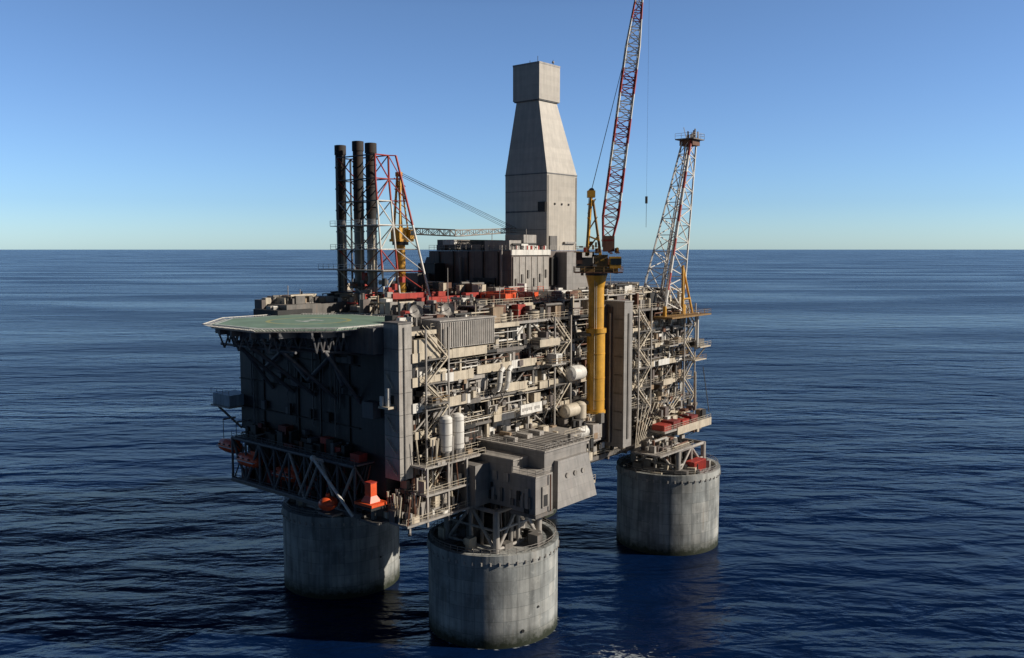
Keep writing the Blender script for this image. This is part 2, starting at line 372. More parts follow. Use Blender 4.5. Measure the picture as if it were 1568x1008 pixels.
sf.tube((U0, 8, zb), (U0, 50, zb), .42, 'shade_steel', 8); sf.tube((U0, 10, zt), (U0, 50, zt), .35, 'shade_steel', 8)
N = 8
for i in range(N+1):
    v = 10 + i*5
    sf.tube((U0, v, zb), (U0, v, zt), .25, 'shade_steel', 8); sf.tube((-21.5, v, zb+.2), (U0, v, zt), .2, 'grey', 8)
    if i < N:
        a, b = (zb, zt) if i % 2 else (zt, zb); sf.tube((U0, v, a), (U0, v+5, b), .3, 'ltgrey' if i < 4 else 'shade_steel', 8)
        sf.tube((U0+.3, v, b), (U0+.3, v+5, a), .16, 'shade_steel', 6)
rl.rail((U0-.3, 8, zb), (U0-.3, 50, zb), 'shade_steel'); rl.rail((U0-.1, 10, zt+.3), (U0-.1, 50, zt+.3), 'shade_steel')
for q in range(130):
    v = R.uniform(9, 48); u = R.uniform(-26, -22); h = R.uniform(.7, 3.5); z = R.choice([zb, zb, zt+.3])
    sf.box(u, u+R.uniform(.5, 2.2), v, v+R.uniform(.5, 2.8), z+.01, z+h, R.choice(['dark', 'core', 'darkred', 'rustpipe', 'darkwall', 'shade_steel', 'dark', 'red']))
for q in range(50):
    v = R.uniform(9, 49); sf.tube((R.uniform(-25, -22), v, 26), (R.uniform(-25, -22), v+R.uniform(-4, 4), 35), .15, R.choice(['shade_steel', 'grey', 'rustpipe', 'dark', 'darkred']), 6)
sf.tube((-29.5, 19, 36), (-28.5, 9, 26.6), .3, 'white', 10); sf.tube((-27, 19, 35), (-29.5, 19, 36), .3, 'white', 8); sf.tube((-27, 27, 27), (-29.4, 19, 36), .25, 'ltgrey', 8)
sf.sphere((-29.5, 19, 36), .6, 'white')
sf.box(-25.5, -20, 53, 59.5, 41.2, 43.6, 'bluegrey'); sf.box(-25.8, -20, 52.8, 60, 40.8, 41.15, 'ltgrey'); rl.rail((-25.7, 52.9, 43.6), (-25.7, 59.9, 43.6), 'ltgrey')
sf.tube((-25, 59, 41), (-22, 54, 36), .25, 'grey')
sf.box(-24.5, -22.6, 3.5, 6.2, 46.3, 46.7, 'cream'); sf.tube((-23.5, 4.6, 46.7), (-23.5, 4.6, 50), .45, 'white', 12); sf.box(-24.3, -23.9, 5.3, 6, 46.7, 48.5, 'white')
for q in range(5): sf.beam((-22.9, 3.2+q*.2, 34+q*4), (-22.9, 5.8, 36.5+q*4), .18, 'cream')
for q in range(170):
    u = R.uniform(-25, -6); v = R.uniform(-1.5, 6); z = R.choice([26, 26, 30.5, 35.5]); 
    if u < -20: z = 26
    if R.random() < .55: sf.box(u, u+R.uniform(.4, 2), v, v+R.uniform(.4, 2), z, z+R.uniform(.5, 2.6), R.choice(PAL))
    else: sf.tube((u, v, z), (u+R.uniform(-1, 1), v+R.uniform(-.3, .3), z+4.6), R.uniform(.08, .25), R.choice(['cream', 'ltgrey', 'rustpipe', 'grey']), 6)
sf.box(-25, -4, -1.8, 3, 25.6, 26, 'ltgrey'); sf.box(-20, -4, -1.5, 2.7, 30.1, 30.5, 'ltgrey'); sf.box(-20, -3, -1.2, 2.7, 35.1, 35.5, 'ltgrey')
for z in (26, 30.5, 35.5): rl.rail((-20 if z > 27 else -25, -1.5, z), (-4, -1.5, z))
for u in (-24, -19.5, -14, -9): sf.beam((u, -1.2, 24.5), (u, -1.2, 35.4 if u > -20 else 26), .4, 'ltgrey')
sf.tube((-24, -1.2, 24), (-19, 4, 30), .3, 'grey')
sf.make('accommodation_face', plat)

# ------------------------------------------------------------------ module over near leg
em = M()
em.box(0, 14, -13, 4, 26, 36.6, 'modgrey'); em.box(-.4, 14.4, -13.4, 4.3, 36.61, 36.95, 'ltgrey')
em.box(-.5, 14.5, -13.5, 4.2, 25.2, 25.98, 'grey')
em.box(-4.5, -.01, -9, 3.6, 26, 35.2, 'modgrey'); em.box(-4.8, -.42, -9.3, 3.8, 35.21, 35.5, 'ltgrey')
em.box(-5.2, -.02, -15, -9.31, 26, 33, 'modgrey'); em.box(-5.5, -.43, -15.3, -9.32, 33.01, 33.3, 'ltgrey')
em.box(-8.5, -4.51, -3, 3, 26, 34, 'modgrey')
em.box(-5.4, 0, -15.2, -9, 25.3, 25.97, 'grey')
em.frust((0.5, 13.5, -15.8, -13.01), 26, (3, 13, -14, -13.01), 34.5, 'modgrey')
em.box(9, 9.7, -12.5, -11.8, 36.95, 38.6, 'grey')
for (a, b) in ((2, 3), (6, 7.6), (10, 11.4)): em.box(a, b, -4, -1, 36.96, 37.8, 'ltgrey')
for q in range(11): em.box(.5+q*1.25, .62+q*1.25, -13, 4, 36.96, 37.08, 'ltgrey')
for q in range(4): em.box(-4.75, -4.52, -8+q*2.9, -6.8+q*2.9, 31, 32.6, 'ltgrey')
em.box(-5.45, -5.21, -13.5, -12.4, 26.1, 28.4, 'dark'); em.box(-3.4, -1.6, -15.25, -15.01, 27, 31, 'ltgrey'); em.box(-3.1, -1.9, -15.3, -15.26, 27.2, 29.4, 'dark')
for q in range(3): em.tube((5+q*2.6, -14.9, 31.5), (5+q*2.6, -14.6, 31.5), .5, 'ltgrey', 12)
em.box(14.41, 17.5, -9, 2, 27, 32, 'ltgrey'); em.box(14.42, 20, -11, 2.3, 26.3, 26.9, 'cream'); rl.rail((14.5, -11, 26.9), (20, -11, 26.9))
em.box(14.5, 19, -6, 2, 32.3, 36, 'cream'); em.box(14.6, 22, -7, 2, 36.1, 36.4, 'ltgrey'); rl.rail((14.5, -7, 36.4), (22, -7, 36.4))
em.rail((-.3, -13.3, 36.95), (14.3, -13.3, 36.95), 'ltgrey'); em.rail((-.3, -13.3, 36.95), (-.3, 4, 36.95), 'ltgrey')
em.rail((-5.4, -15.2, 33.3), (-.6, -15.2, 33.3), 'ltgrey'); em.rail((-5.4, -15.2, 33.3), (-5.4, -9.5, 33.3), 'ltgrey')
for q in range(24):
    v = R.uniform(-14, 3); em.box(-5.6 if v < -9.5 else -4.9, -5.21 if v < -9.5 else -4.51, v, v+R.uniform(.2, .9), 27, 27+R.uniform(.5, 4), R.choice(['grey', 'ltgrey', 'dark']))
em.tube((-1.2, -15.4, 26), (-1.2, -15.4, 33), .15, 'rustpipe', 6); em.tube((14.2, -13.3, 26), (14.2, -13.3, 36), .15, 'ltgrey', 6)
em.make('equipment_module')

# ------------------------------------------------------------------ upper deck
ud = M()
def clutter(u0, u1, v0, v1, z, n, hmax, pal=PAL, m=ud):
    for q in range(n):
        u = R.uniform(u0, u1); v = R.uniform(v0, v1); h = R.uniform(.4, hmax); t = R.random()
        if t < .5: m.box(u, u+R.uniform(.6, 3.5), v, v+R.uniform(.6, 3), z+.01, z+h, R.choice(pal))
        elif t < .7: m.tube((u, v, z), (u, v, z+h*1.2), R.uniform(.1, .5), R.choice(pal), 8)
        elif t < .85:
            l = R.uniform(3, 9); zz = z+h; m.tube((u, v, zz), (min(u1+2, u+l), v, zz), R.uniform(.1, .35), R.choice(pal), 8); m.tube((u+.2, v, z), (u+.2, v, zz), .1, 'grey', 5)
        else:
            l = R.uniform(3, 9); zz = z+h; m.tube((u, v, zz), (u, min(v1, v+l), zz), R.uniform(.1, .3), R.choice(pal), 8); m.tube((u, v+.2, z), (u, v+.2, zz), .1, 'grey', 5)
PU = PAL + PAL + ['red', 'tan']
clutter(-4, 30, 4, 20, 60, 280, 3.4, PU); clutter(30, 84, 4, 14, 60, 300, 4.5); clutter(66, 84, 14, 52, 60, 80, 5)
clutter(-5, 24, 20, 53, 60, 260, 4.5, PU); clutter(-18, -4, 46, 53, 60, 50, 5); clutter(-18, 0, 4, 12, 60, 40, 2.5)
rl.rail((-14, 3.1, 60), (44, 3.1, 60)); rl.rail((49, 3.1, 60), (86, 3.1, 60)); rl.rail((86, 3.1, 60), (86, 53, 60)); rl.rail((-5, 53.8, 60), (86, 53.8, 60))
for (a, b, c, d, z) in ((6, 30, 9, 20, 63.2), (48, 66, 5, 13, 64), (30, 43, 5, 12, 63.6)):
    ud.box(a, b, c, d, z-.3, z, 'ltgrey')
    for u in (a+.3, (a+b)/2, b-.3):
        for v in (c+.3, d-.3): ud.beam((u, v, 60), (u, v, z), .4, 'ltgrey')
    rl.rail((a, c, z), (b, c, z), 'cream'); rl.rail((a, c, z), (a, d, z), 'cream')
clutter(7, 29, 10, 19, 63.2, 60, 1.8, PU); clutter(49, 65, 6, 12, 64, 50, 2.2); clutter(30, 42, 6, 11, 63.6, 40, 2.4)
for q in range(5): ud.box(18+q*2.4, 20.1+q*2.4, 12, 19.5, 64, 65.2+.2*(q % 2), 'orange')
ud.box(14, 30, 20.2, 21.6, 63.6, 65.3, 'red'); ud.box(3, 15, 23, 24.5, 63, 64.6, 'red'); ud.box(2, 20, 31, 31.6, 64, 65.2, 'red')
rl.rail((17, 11.5, 65.3), (31, 11.5, 65.3), 'orange')
for q in range(12): 
    u = R.uniform(8, 46); v = R.uniform(7, 34); ud.box(u, u+R.uniform(.5, 2.4), v, v+R.uniform(.5, 2), 62.5, 63.6+R.uniform(0, 1.4), R.choice(['red', 'orange', 'red', 'darkred']))
for q in range(9): ud.tube((17.5, 12.3+q*.8, 63.6), (31, 12.3+q*.8, 63.6), .3, 'rustpipe', 8)
for (u, v, z, h) in ((8, 20, 62, 9), (24, 9, 60, 6), (-2, 10, 60, 5), (70, 8, 60, 8), (12, 51, 64, 8), (34, 30, 75, 4), (40, 24, 75, 5), (-8, 51, 60, 6), (55, 9, 60, 9), (16, 12, 62, 5), (-12, 50, 62, 5)):
    ud.tube((u, v, z), (u, v, z+h), .09, 'ltgrey', 6)
ud.box(-16, 4, 45, 53.5, 60.05, 63, 'grey'); ud.box(-19, -10, 44, 53, 60.04, 62, 'dark')
clutter(-15, 3, 46, 52, 63, 40, 2)
ud.make('upper_deck_equipment', plat)

# drilling module
dm = M()
dm.box(20, 66, 15, 52, 60.05, 64.6, 'core')
dm.box(32, 60, 22, 50, 64.62, 74.6, 'brownwall')
dm.frust((32, 46, 50.01, 55), 64.6, (34, 46, 50.01, 53), 73, 'brownwall')
dm.box(31.6, 46.8, 21.6, 21.99, 73.6, 74.9, 'white')
for q in range(6):
    dm.box(32.3+q*2.35, 34.4+q*2.35, 21.7, 21.98, 65, 73.2, 'ltgrey')
    dm.box(32.9+q*2.35, 33.5+q*2.35, 21.45, 21.69, 66+q % 3, 68+q % 3, 'grey')
dm.box(49.5, 61.5, 18.5, 22, 64.7, 74.3, 'modgrey'); dm.box(61.6, 66, 18, 30, 64.7, 73, 'grey')
dm.box(47, 49.4, 22-.6, 21.98, 66, 73, 'dark')
dm.box(34, 52, 42, 49, 74.65, 77.5, 'grey'); dm.box(33.5, 38, 24, 32, 74.65, 77.2, 'ltgrey'); dm.box(33.2, 37, 33, 40, 74.65, 76.2, 'grey')
dm.box(39, 44, 24, 30, 74.65, 78.6, 'ltgrey'); dm.box(33, 35.5, 42, 46, 76.2, 77.4, 'white')
for q in range(30):
    u = R.uniform(32.5, 47); dm.box(u, u+.4, 21.9, 22.4, 74.95, 75.9, R.choice(['red', 'white', 'white', 'ltgrey']))
clutter(33, 48, 23, 48, 74.65, 70, 1.8, ['ltgrey', 'white', 'grey', 'dark'], dm)
rl.rail((32, 22, 74.9), (32, 50, 74.9), 'ltgrey'); rl.rail((47, 22, 74.7), (61, 22, 74.7), 'ltgrey')
for v in (26, 31, 36, 41, 46): dm.box(31.7, 31.99, v, v+.3, 64.7, 74.5, 'dark')
dm.box(31.5, 31.98, 27, 34, 65, 68, 'dark'); dm.tube((31.2, 38, 64.6), (31.2, 38, 73), .4, 'grey', 8); dm.tube((31.2, 24.5, 64.6), (31.2, 24.5, 76), .25, 'ltgrey', 8)
dm.box(28, 31.6, 44, 50, 64.65, 71.5, 'darkwall'); dm.box(24, 28, 46, 51, 64.65, 69, 'grey')
dm.box(63, 80, 16, 40, 60.1, 66, 'grey')
clutter(20, 31, 16, 50, 64.6, 70, 2.5, PAL, dm)
dm.make('drilling_module', plat)

# derrick
dk = M()
dk.box(50, 63, 25.3, 39.3, 74.7, 94.4, 'derrick')
dk.frust((50, 63, 25.3, 39.3), 94.6, (51.6, 59.2, 29.3, 36.8), 113.4, 'derrick')
dk.box(49.9, 63.1, 25.2, 39.4, 94.35, 94.62, 'derrickseam')
dk.box(51, 59.8, 28.7, 37.5, 113.6, 122.6, 'derrick'); dk.box(51.2, 59.6, 28.9, 37.3, 113.35, 113.62, 'derrickseam')
dk.box(51-.06, 59.86, 28.64, 37.56, 122.55, 123, 'ltgrey')
dk.box(49.9, 49.99, 26, 39, 84.6, 85, 'derrickseam'); dk.box(49.6, 49.98, 25.6, 28, 84.8, 87.2, 'dark')
for z in (80, 90): dk.box(49.93, 49.985, 25.5, 39.2, z, z+.12, 'derrickseam')
for u in (53, 56, 59): dk.box(u, u+.5, 25.1, 25.29, 86.5, 87, 'dark')
dk.box(51, 54, 25.0, 25.28, 74.8, 78.5, 'grey'); dk.box(57, 62, 24.6, 25.28, 76.5, 77, 'ltgrey')
dk.tube((62.6, 25.1, 75), (62.6, 25.1, 94), .1, 'ltgrey', 6); dk.tube((50.4, 25.1, 75), (50.4, 25.1, 94), .08, 'ltgrey', 6)
for (u, v) in ((52, 30), (58.5, 30), (55, 35)): dk.tube((u, v, 123), (u, v, 124.6), .08, 'wire', 5)
dk.sphere((58.5, 30, 124), .35, 'ltgrey')
dk.make('drilling_derrick')

# exhaust stacks
for i, v in enumerate((41.2, 46.6, 52)):
    s = M(); u = 5 + (.8 if i == 1 else 0)
    t = 99 + (.9 if i == 1 else .3*(i == 2))
    s.tube((0, 0, 60), (0, 0, 82), 1.15, 'stackmetal', 20); s.tube((0, 0, 82), (0, 0, t), 1.2, 'stack', 20)
    s.tube((0, 0, t-2.2), (0, 0, t), 1.35, 'stack', 20)
    s.tube((0, 0, t), (0, 0, t+.05), 1.15, 'wire', 20)
    for z in (66, 70, 75, 79, 84, 89, 94): s.tube((0, 0, z), (0, 0, z+.3), 1.32, 'ltgrey' if z < 82 else 'stack', 20)
    s.tube((-.4, -1.1, 60), (-.4, -1.1, 80), .18, 'cream', 6)
    s.make('exhaust_stack', mat=FR @ Matrix.Translation((u, v, 0)))
sm_ = M()
def kc(z): return 'red' if z > 82 or 71 > z > 66 or z < 62 else 'white'
zs = [60, 65, 70, 75, 80.5, 86, 91, 96.3]
cols = lambda z: [(3.6, 38.2 - max(0, (92-z))*.09), (7.6, 38.2 - max(0, (92-z))*.12), (7.6, 51.5), (3.6, 51.5)]
for a, b in zip(zs, zs[1:]):
    A = cols(a); Bc = cols(b)
    for j in range(4):
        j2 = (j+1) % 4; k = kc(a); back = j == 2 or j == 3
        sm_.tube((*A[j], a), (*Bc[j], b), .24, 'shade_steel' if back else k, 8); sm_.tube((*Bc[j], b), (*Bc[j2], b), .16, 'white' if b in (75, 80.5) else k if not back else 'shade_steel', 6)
        if j in (0, 2):
            kk = 'shade_steel' if j == 2 else k
            if zs.index(a) % 2: sm_.tube((*A[j], a), (*Bc[j2], b), .15, kk, 6)
            else: sm_.tube((*A[j2], a), (*Bc[j], b), .15, kk, 6)
        else:
            X = [Vector((*A[j], a)), Vector((*A[j2], a))]; Y = [Vector((*Bc[j], b)), Vector((*Bc[j2], b))]
            n = 2
            for q in range(n):
                p0 = X[0].lerp(X[1], q/n); p1 = Y[0].lerp(Y[1], (q+1)/n); p2 = X[0].lerp(X[1], (q+1)/n); p3 = Y[0].lerp(Y[1], q/n)
                if q % 2: sm_.tube(p0, p1, .13, 'rustpipe' if z > 82 else k, 6)
                else: sm_.tube(p2, p3, .13, k, 6)
prev = None
for z in zs:
    t = (z-60)/36.3; p = Vector((9+4*(1-t), 37.2-8*(1-t), z))
    if prev: sm_.tube(prev, p, .26, 'red' if z > 84 else 'white', 8); sm_.tube(prev, (*cols(z)[1], z), .14, kc(z), 6)
    sm_.tube(p, (*cols(z)[1], z), .14, kc(z), 6); prev = p
for z in (75, 80.5): 
    sm_.box(2.8, 8.4, 36.6, 53.5, z-.15, z, 'ltgrey'); sm_.rail((2.8, 36.6, z), (2.8, 53.5, z), 'white')
sm_.box(1, 10, 33, 56, 70.2, 70.4, 'ltgrey'); sm_.rail((1, 33, 70.4), (1, 56, 70.4), 'white')
for q in range(50):
    u, v, z = R.uniform(1, 12), R.uniform(32, 54), R.uniform(60, 68); sm_.box(u, u+R.uniform(.5, 2), v, v+R.uniform(.5, 2), z, z+R.uniform(.5, 2), R.choice(['red', 'dark', 'grey', 'ltgrey', 'cream', 'rustpipe']))
sm_.make('stack_support_tower')

# ------------------------------------------------------------------ main crane
cr = M(); cu, cv = 34, -1.2
cr.tube((cu, cv, 38.5), (cu, cv, 57), 2.05, 'yellow', 32); cr.tube((cu, cv, 57), (cu, cv, 68.5), 1.75, 'yellow', 32)
cr.tube((cu, cv, 56.3), (cu, cv, 57.3), 2.35, 'yellow', 32); cr.tube((cu, cv, 38), (cu, cv, 38.6), 2.3, 'yellow', 32)
cr.tube((cu, cv, 66.5), (cu, cv, 69.2), 1.75, 'yellow', 32, 2.4); cr.tube((cu, cv, 69.2), (cu, cv, 70), 2.5, 'dark', 32)
for z in (41, 46, 51.5, 62): cr.tube((cu, cv, z), (cu, cv, z+.18), 2.12 if z < 57 else 1.82, 'yellow', 32)
cr.box(cu-2.5, cu+2.5, cv, 3, 55.6, 56.2, 'grey'); cr.box(cu-2, cu+2, cv, 3, 40, 40.8, 'grey')
cr.beam((cu-1.9, cv-.9, 39), (cu-1.9, cv-.9, 69), .08, 'cream'); cr.beam((cu-1.6, cv-1.2, 39), (cu-1.6, cv-1.2, 69), .08, 'cream')
ex = Vector((.643, -.766, 0)); ey = Vector((.766, .643, 0)); C = Vector((cu, cv, 0))
def W(x, y, z): return C + ex*x + ey*y + Vector((0, 0, z))
def wbox(m, x0, x1, y0, y1, z0, z1, k):
    vs = [W(x, y, z) for z in (z0, z1) for x, y in ((x0,y0),(x1,y0),(x1,y1),(x0,y1))]
    m.poly(vs, [(0,3,2,1),(4,5,6,7),(0,1,5,4),(1,2,6,5),(2,3,7,6),(3,0,4,7)], k)
wbox(cr, -3.6, 4.6, -2.2, 2.2, 70, 70.8, 'rustyellow'); wbox(cr, -4.5, -1, -2, 2, 70.85, 73.2, 'dark'); wbox(cr, -.5, 2.3, -2, 2, 70.85, 73.8, 'rustyellow')
wbox(cr, 2.7, 5.2, -2.6, -.6, 70.8, 73.4, 'yellow'); wbox(cr, 2.9, 5.25, -2.65, -2.61, 71.6, 73, 'glass'); wbox(cr, -4.7, -3.4, -2.4, -.8, 71.8, 74.5, 'rustpipe')
wbox(cr, 2.6, 5.2, .2, 2.2, 71, 73, 'rustpipe'); wbox(cr, -5, 5.6, -2.8, 2.8, 69.75, 69.98, 'rustpipe')
for a, b in (((-5, -2.8), (5.6, -2.8)), ((-5, -2.8), (-5, 2.8)), ((5.6, -2.8), (5.6, 2.8))): cr.rail(W(*a, 70), W(*b, 70), 'rustyellow')
wbox(cr, -5, 0, -2.8, 2, 74.3, 74.5, 'rustyellow'); cr.rail(W(-5, -2.8, 74.5), W(0, -2.8, 74.5), 'rustyellow')
for q in range(50):
    x, y, z = R.uniform(-4.6, 4.6), R.uniform(-2.9, 2), R.uniform(69, 76); wbox(cr, x, x+R.uniform(.2, 1.), y, y+R.uniform(.2, 1), z, z+R.uniform(.2, 1.2), R.choice(['rustyellow', 'dark', 'rustpipe', 'grey', 'yellow', 'red']))
for y in (-1.1, 1.1):
    cr.beam(W(-2.2, y, 73.5), W(-1.3, y*.6, 87.6), .45, 'yellow'); cr.beam(W(.9, y, 73.5), W(-.9, y*.6, 86), .3, 'rustyellow')
    cr.beam(W(-2, y, 78), W(.5, y, 77), .25, 'yellow')
    for z in (75, 79, 83): cr.beam(W(-2, y, z), W(.4-(z-75)*.1, y, z+3.2), .16, 'rustyellow')
for z in (76, 79, 82, 85): cr.beam(W(-2, -1.2, z), W(-2, 1.2, z), .25, 'yellow')
wbox(cr, -2.2, -.5, -1, 1, 86.5, 88, 'yellow'); cr.tube(W(-1.3, -.9, 88), W(-1.3, .9, 88), .6, 'dark', 12)
b0 = W(2.2, 0, 75.5); b1 = W(9.4, 4, 131.5)
cr.lattice(b0, b0.lerp(b1, .12), 1.6, 3.4, 3, .2, 'red', ex, 1.2, 2.2, .12)
cr.lattice(b0.lerp(b1, .12), b0.lerp(b1, .80), 3.4, 2.9, 21, .22, lambda i: 'red' if (i // 3) % 2 == 1 or i < 2 else 'white', ex, 2.2, 2.2, .13)
cr.lattice(b0.lerp(b1, .80), b1, 2.9, 1.4, 6, .19, lambda i: 'red' if i in (3, 4) else 'white', ex, 2.2, 1.2, .12)
cr.tube(W(-1.3, .4, 88), b0.lerp(b1, .97), .06, 'wire', 5); cr.tube(W(-1.3, -.4, 88), b0.lerp(b1, .97), .06, 'wire', 5)
cr.tube(W(-1.8, 0, 88), W(-2.4, 0, 74), .05, 'wire', 5)
wbox(cr, 1.2, 3.8, -1.6, 1.6, 76.8, 77.2, 'red'); wbox(cr, 1.2, 3.8, -1.6, -1.5, 74.5, 78, 'rustpipe')
hk = b1 + ex*2.2 
cr.tube(b1, hk, .3, 'white', 6); cr.tube(hk, Vector((hk.x, hk.y, 87)), .02, 'wire', 5)
cr.tube((hk.x, hk.y, 85.4), (hk.x, hk.y, 87), .3, 'dark', 8); cr.tube((hk.x, hk.y, 80), (hk.x, hk.y, 85.4), .05, 'wire', 5)
cr.make('pedestal_crane')

# ------------------------------------------------------------------ second crane, boom lowered
c2 = M(); a, b = 11.3, 38.5
c2.tube((a, b, 60), (a, b, 76), 1.3, 'yellow', 20, 1.1); c2.tube((a, b, 76), (a, b, 76.8), 1.9, 'dark', 20)
c2.box(a-1.8, a+2.6, b-1.8, b+1.8, 76.8, 77.4, 'yellow'); c2.box(a-1.6, a+.8, b-1.5, b+1.5, 77.4, 80, 'yellow'); c2.box(a+.9, a+2.6, b-2.4, b-.6, 77.4, 79.6, 'yellow'); c2.box(a+1, a+2.64, b-2.44, b-1, 78.3, 79.3, 'glass')
for y in (-1, 1):
    c2.beam((a-1, b+y, 80), (a-.2, b+y*.5, 92.6), .4, 'yellow'); c2.beam((a+1.6, b+y, 79), (a-.1, b+y*.5, 91.5), .28, 'yellow')
for z in (82, 84.5, 87, 89.5): c2.beam((a-.8, b-1, z), (a+.9, b+1, z), .22, 'yellow'); c2.beam((a+.9, b-1, z), (a-.8, b+1, z+2), .18, 'yellow')
c2.box(a-.7, a+.3, b-.7, b+.7, 91.8, 92.8, 'yellow')
c2.lattice((a+2, b, 79.3), (a+18, b-1.5, 79), 1.2, 1.8, 9, .14, lambda i: 'dark' if i < 8 else 'ltgrey', (0, 1, 0), 1.4, 1.5, .09)
c2.lattice((a+18, b-1.5, 79), (a+38, b-3, 80), 1.8, 1.1, 9, .14, 'ltgrey', (0, 1, 0), 1.5, 1., .09)
for y in (-.5, .5): c2.tube((a, b+y, 92.6), (a+38, b-3+y, 80.6), .06, 'wire', 5); c2.tube((a, b+y, 92.2), (a+36, b-3+y, 80.2), .05, 'wire', 5)
c2.make('pedestal_crane')

# ------------------------------------------------------------------ flare boom
fb = M()
P = Vector((73.5, 5, 60)); Q = Vector((87, 5, 104.5))
fb.lattice(P, Q, 9.5, 3., 10, .27, 'white', (1, 0, 0), 7.5, 2.4, .15)
Rr = [P + Vector((-4.9, -3.9, 0)), Q + Vector((-1.6, -1.3, 0))]
for i in range(10):
    fb.tube(Rr[0].lerp(Rr[1], i/10), Rr[0].lerp(Rr[1], (i+1)/10), .36, 'red' if i % 2 else 'white', 8)
for dv in (-.5, .4, 1.2): fb.tube(P + Vector((0, dv, 0)), Q + Vector((0, dv*.6, 1.5)), .16, 'ltgrey', 8)
fb.box(Q.x-3, Q.x+3, 2.2, 7.8, 104.5, 104.8, 'grey'); fb.rail((Q.x-3, 2.2, 104.8), (Q.x+3, 2.2, 104.8), 'ltgrey', 1.4); fb.rail((Q.x-3, 2.2, 104.8), (Q.x-3, 7.8, 104.8), 'ltgrey', 1.4)
fb.rail((Q.x+3, 2.2, 104.8), (Q.x+3, 7.8, 104.8), 'ltgrey', 1.4)
fb.box(Q.x-2, Q.x+2, 3, 7, 103, 104.4, 'rustpipe')
for q in range(6):
    x, y = Q.x-2+q*.8, 3.2+(q*1.7) % 3.4; fb.tube((x, y, 104.8), (x, y, 106.2+(q % 3)*.6), .22, 'rustpipe' if q % 2 else 'ltgrey', 8)
fb.tube((Q.x-2, 5, 105), (Q.x-3.4, 5, 107.6), .1, 'white', 6)
for (u, v) in ((68.5, 1.2), (78.5, 1.2), (68.5, 8.8), (78.5, 8.8)):
    fb.tube((u, v, 57), (u, v, 60.4), .5, 'yellow', 10)
fb.tube((76, 0, 58), (78.2, 1.5, 70.5), .3, 'yellow', 10); fb.tube((81, 0, 58), (78.2, 1.5, 70.5), .3, 'yellow', 10); fb.tube((78.2, 1.5, 58), (78.2, 1.5, 70.8), .35, 'yellow', 10)
fb.tube((76.6, .4, 62), (80.3, .4, 62), .25, 'yellow', 8)
fb.tube((84, 0, 58), (84, 0, 48), .35, 'white', 10)
fb.make('flare_boom')
fd = M()
fd.box(66, 87, -2.5, 3, 57.4, 57.8, 'rustyellow'); rl.rail((66, -2.4, 57.8), (87, -2.4, 57.8), 'rustyellow'); rl.rail((87, -2.4, 57.8), (87, 5, 57.8), 'rustyellow')
fd.box(84, 90, -1, 8, 48.4, 48.8, 'cream'); rl.rail((84, -1, 48.8), (90, -1, 48.8), 'cream'); fd.box(85, 88, 0, 5, 48.8, 50.6, 'grey')
fd.box(83, 89.5, 0, 8, 44.8, 45.1, 'cream'); rl.rail((83, 0, 45.1), (89.5, 0, 45.1), 'rustyellow')
fd.tube((89, 0, 48.4), (86, 3, 43), .2, 'cream')
fd.box(58, 82, -5.5, 3, 29.6, 30.1, 'ltgrey'); rl.rail((58, -5.5, 30.1), (82, -5.5, 30.1)); fd.box(64, 82, -5.7, -5.51, 28.4, 30.4, 'cream')
for q in range(4): fd.box(58.5+q*4.6, 62+q*4.6, -5, -1.5, 30.11, 31.5+.4*(q % 2), 'darkred' if q % 2 else 'red')
for q in range(50):
    u = R.uniform(55, 84); v = R.uniform(-4, 2.6); z = R.choice([30.1, 30.1, 26, 33]); fd.box(u, u+R.uniform(.4, 2.4), v, v+R.uniform(.4, 2), z, z+R.uniform(.5, 2.5), R.choice(PAL))
for u in range(54, 84, 7): fd.tube((u, -4.5, 29.5), (u, 3.2, 25.5), .3, 'ltgrey', 8)
for q in range(12): fd.tube((50+q*.5, -2, 27), (56+q*2, 1, 36), .1, 'cream', 6)
fd.box(50, 66, -9, -1, 25.6, 26, 'ltgrey'); rl.rail((50, -9, 26), (66, -9, 26)); clutter(51, 64, -8, -2, 26, 35, 2.4, PAL, fd)
fd.tube((70, -7, 44), (76, -4, 33), .3, 'cream', 8); fd.tube((80, -4, 44), (80, -6, 32), .12, 'wire', 6)
fd.make('flare_end_deck', plat)

# elevator tower
et = M()
et.box(44.5, 48.1, -2, 3.9, 28, 62.6, 'modgrey'); et.box(44.2, 44.49, 1.2, 3.9, 29, 61.5, 'brownwall'); et.box(42.5, 44.3, 2.5, 5, 30, 62, 'brownwall')
et.box(44.3, 48.3, -2.2, 4, 62.61, 62.9, 'ltgrey'); et.box(46, 46.6, -2.25, -2.01, 30, 60, 'grey')
et.tube((43.9, 1.5, 29), (43.9, 1.5, 60), .22, 'cream', 8)
for q in range(7): et.box(44.3, 44.49, -1.5, .6, 32+q*4.4, 32.3+q*4.4, 'grey')
et.make('elevator_tower')

# ------------------------------------------------------------------ helideck
hd = M(); hc = Vector((-23, 28)); hr = 18.3; hz = 61
def ngon(r, n=8, ph=PI/8): return [(hc.x + r*math.cos(2*PI*i/n+ph), hc.y + r*math.sin(2*PI*i/n+ph)) for i in range(n)]
hd.prism(ngon(hr), hz-.5, hz, 'heligreen')
hd.prism(ngon(hr+.15), hz-.75, hz-.502, 'ltgrey')
def ring(r0, r1, z, k, n=48, ph=0):
    vs = [(hc.x + r*math.cos(2*PI*i/n+ph), hc.y + r*math.sin(2*PI*i/n+ph), z) for r in (r0, r1) for i in range(n)]
    hd.poly(vs, [(i, (i+1) % n, (i+1) % n+n, i+n) for i in range(n)], k)
ring(hr-.9, hr-.4, hz+.006, 'paintwhite', 8, PI/8); ring(7.4, 8.3, hz+.006, 'paintfaded')
for a_ in (-2, 1.5): hd.box(hc.x+a_, hc.x+a_+.6, hc.y-2, hc.y+2, hz+.002, hz+.01, 'paintwhite')
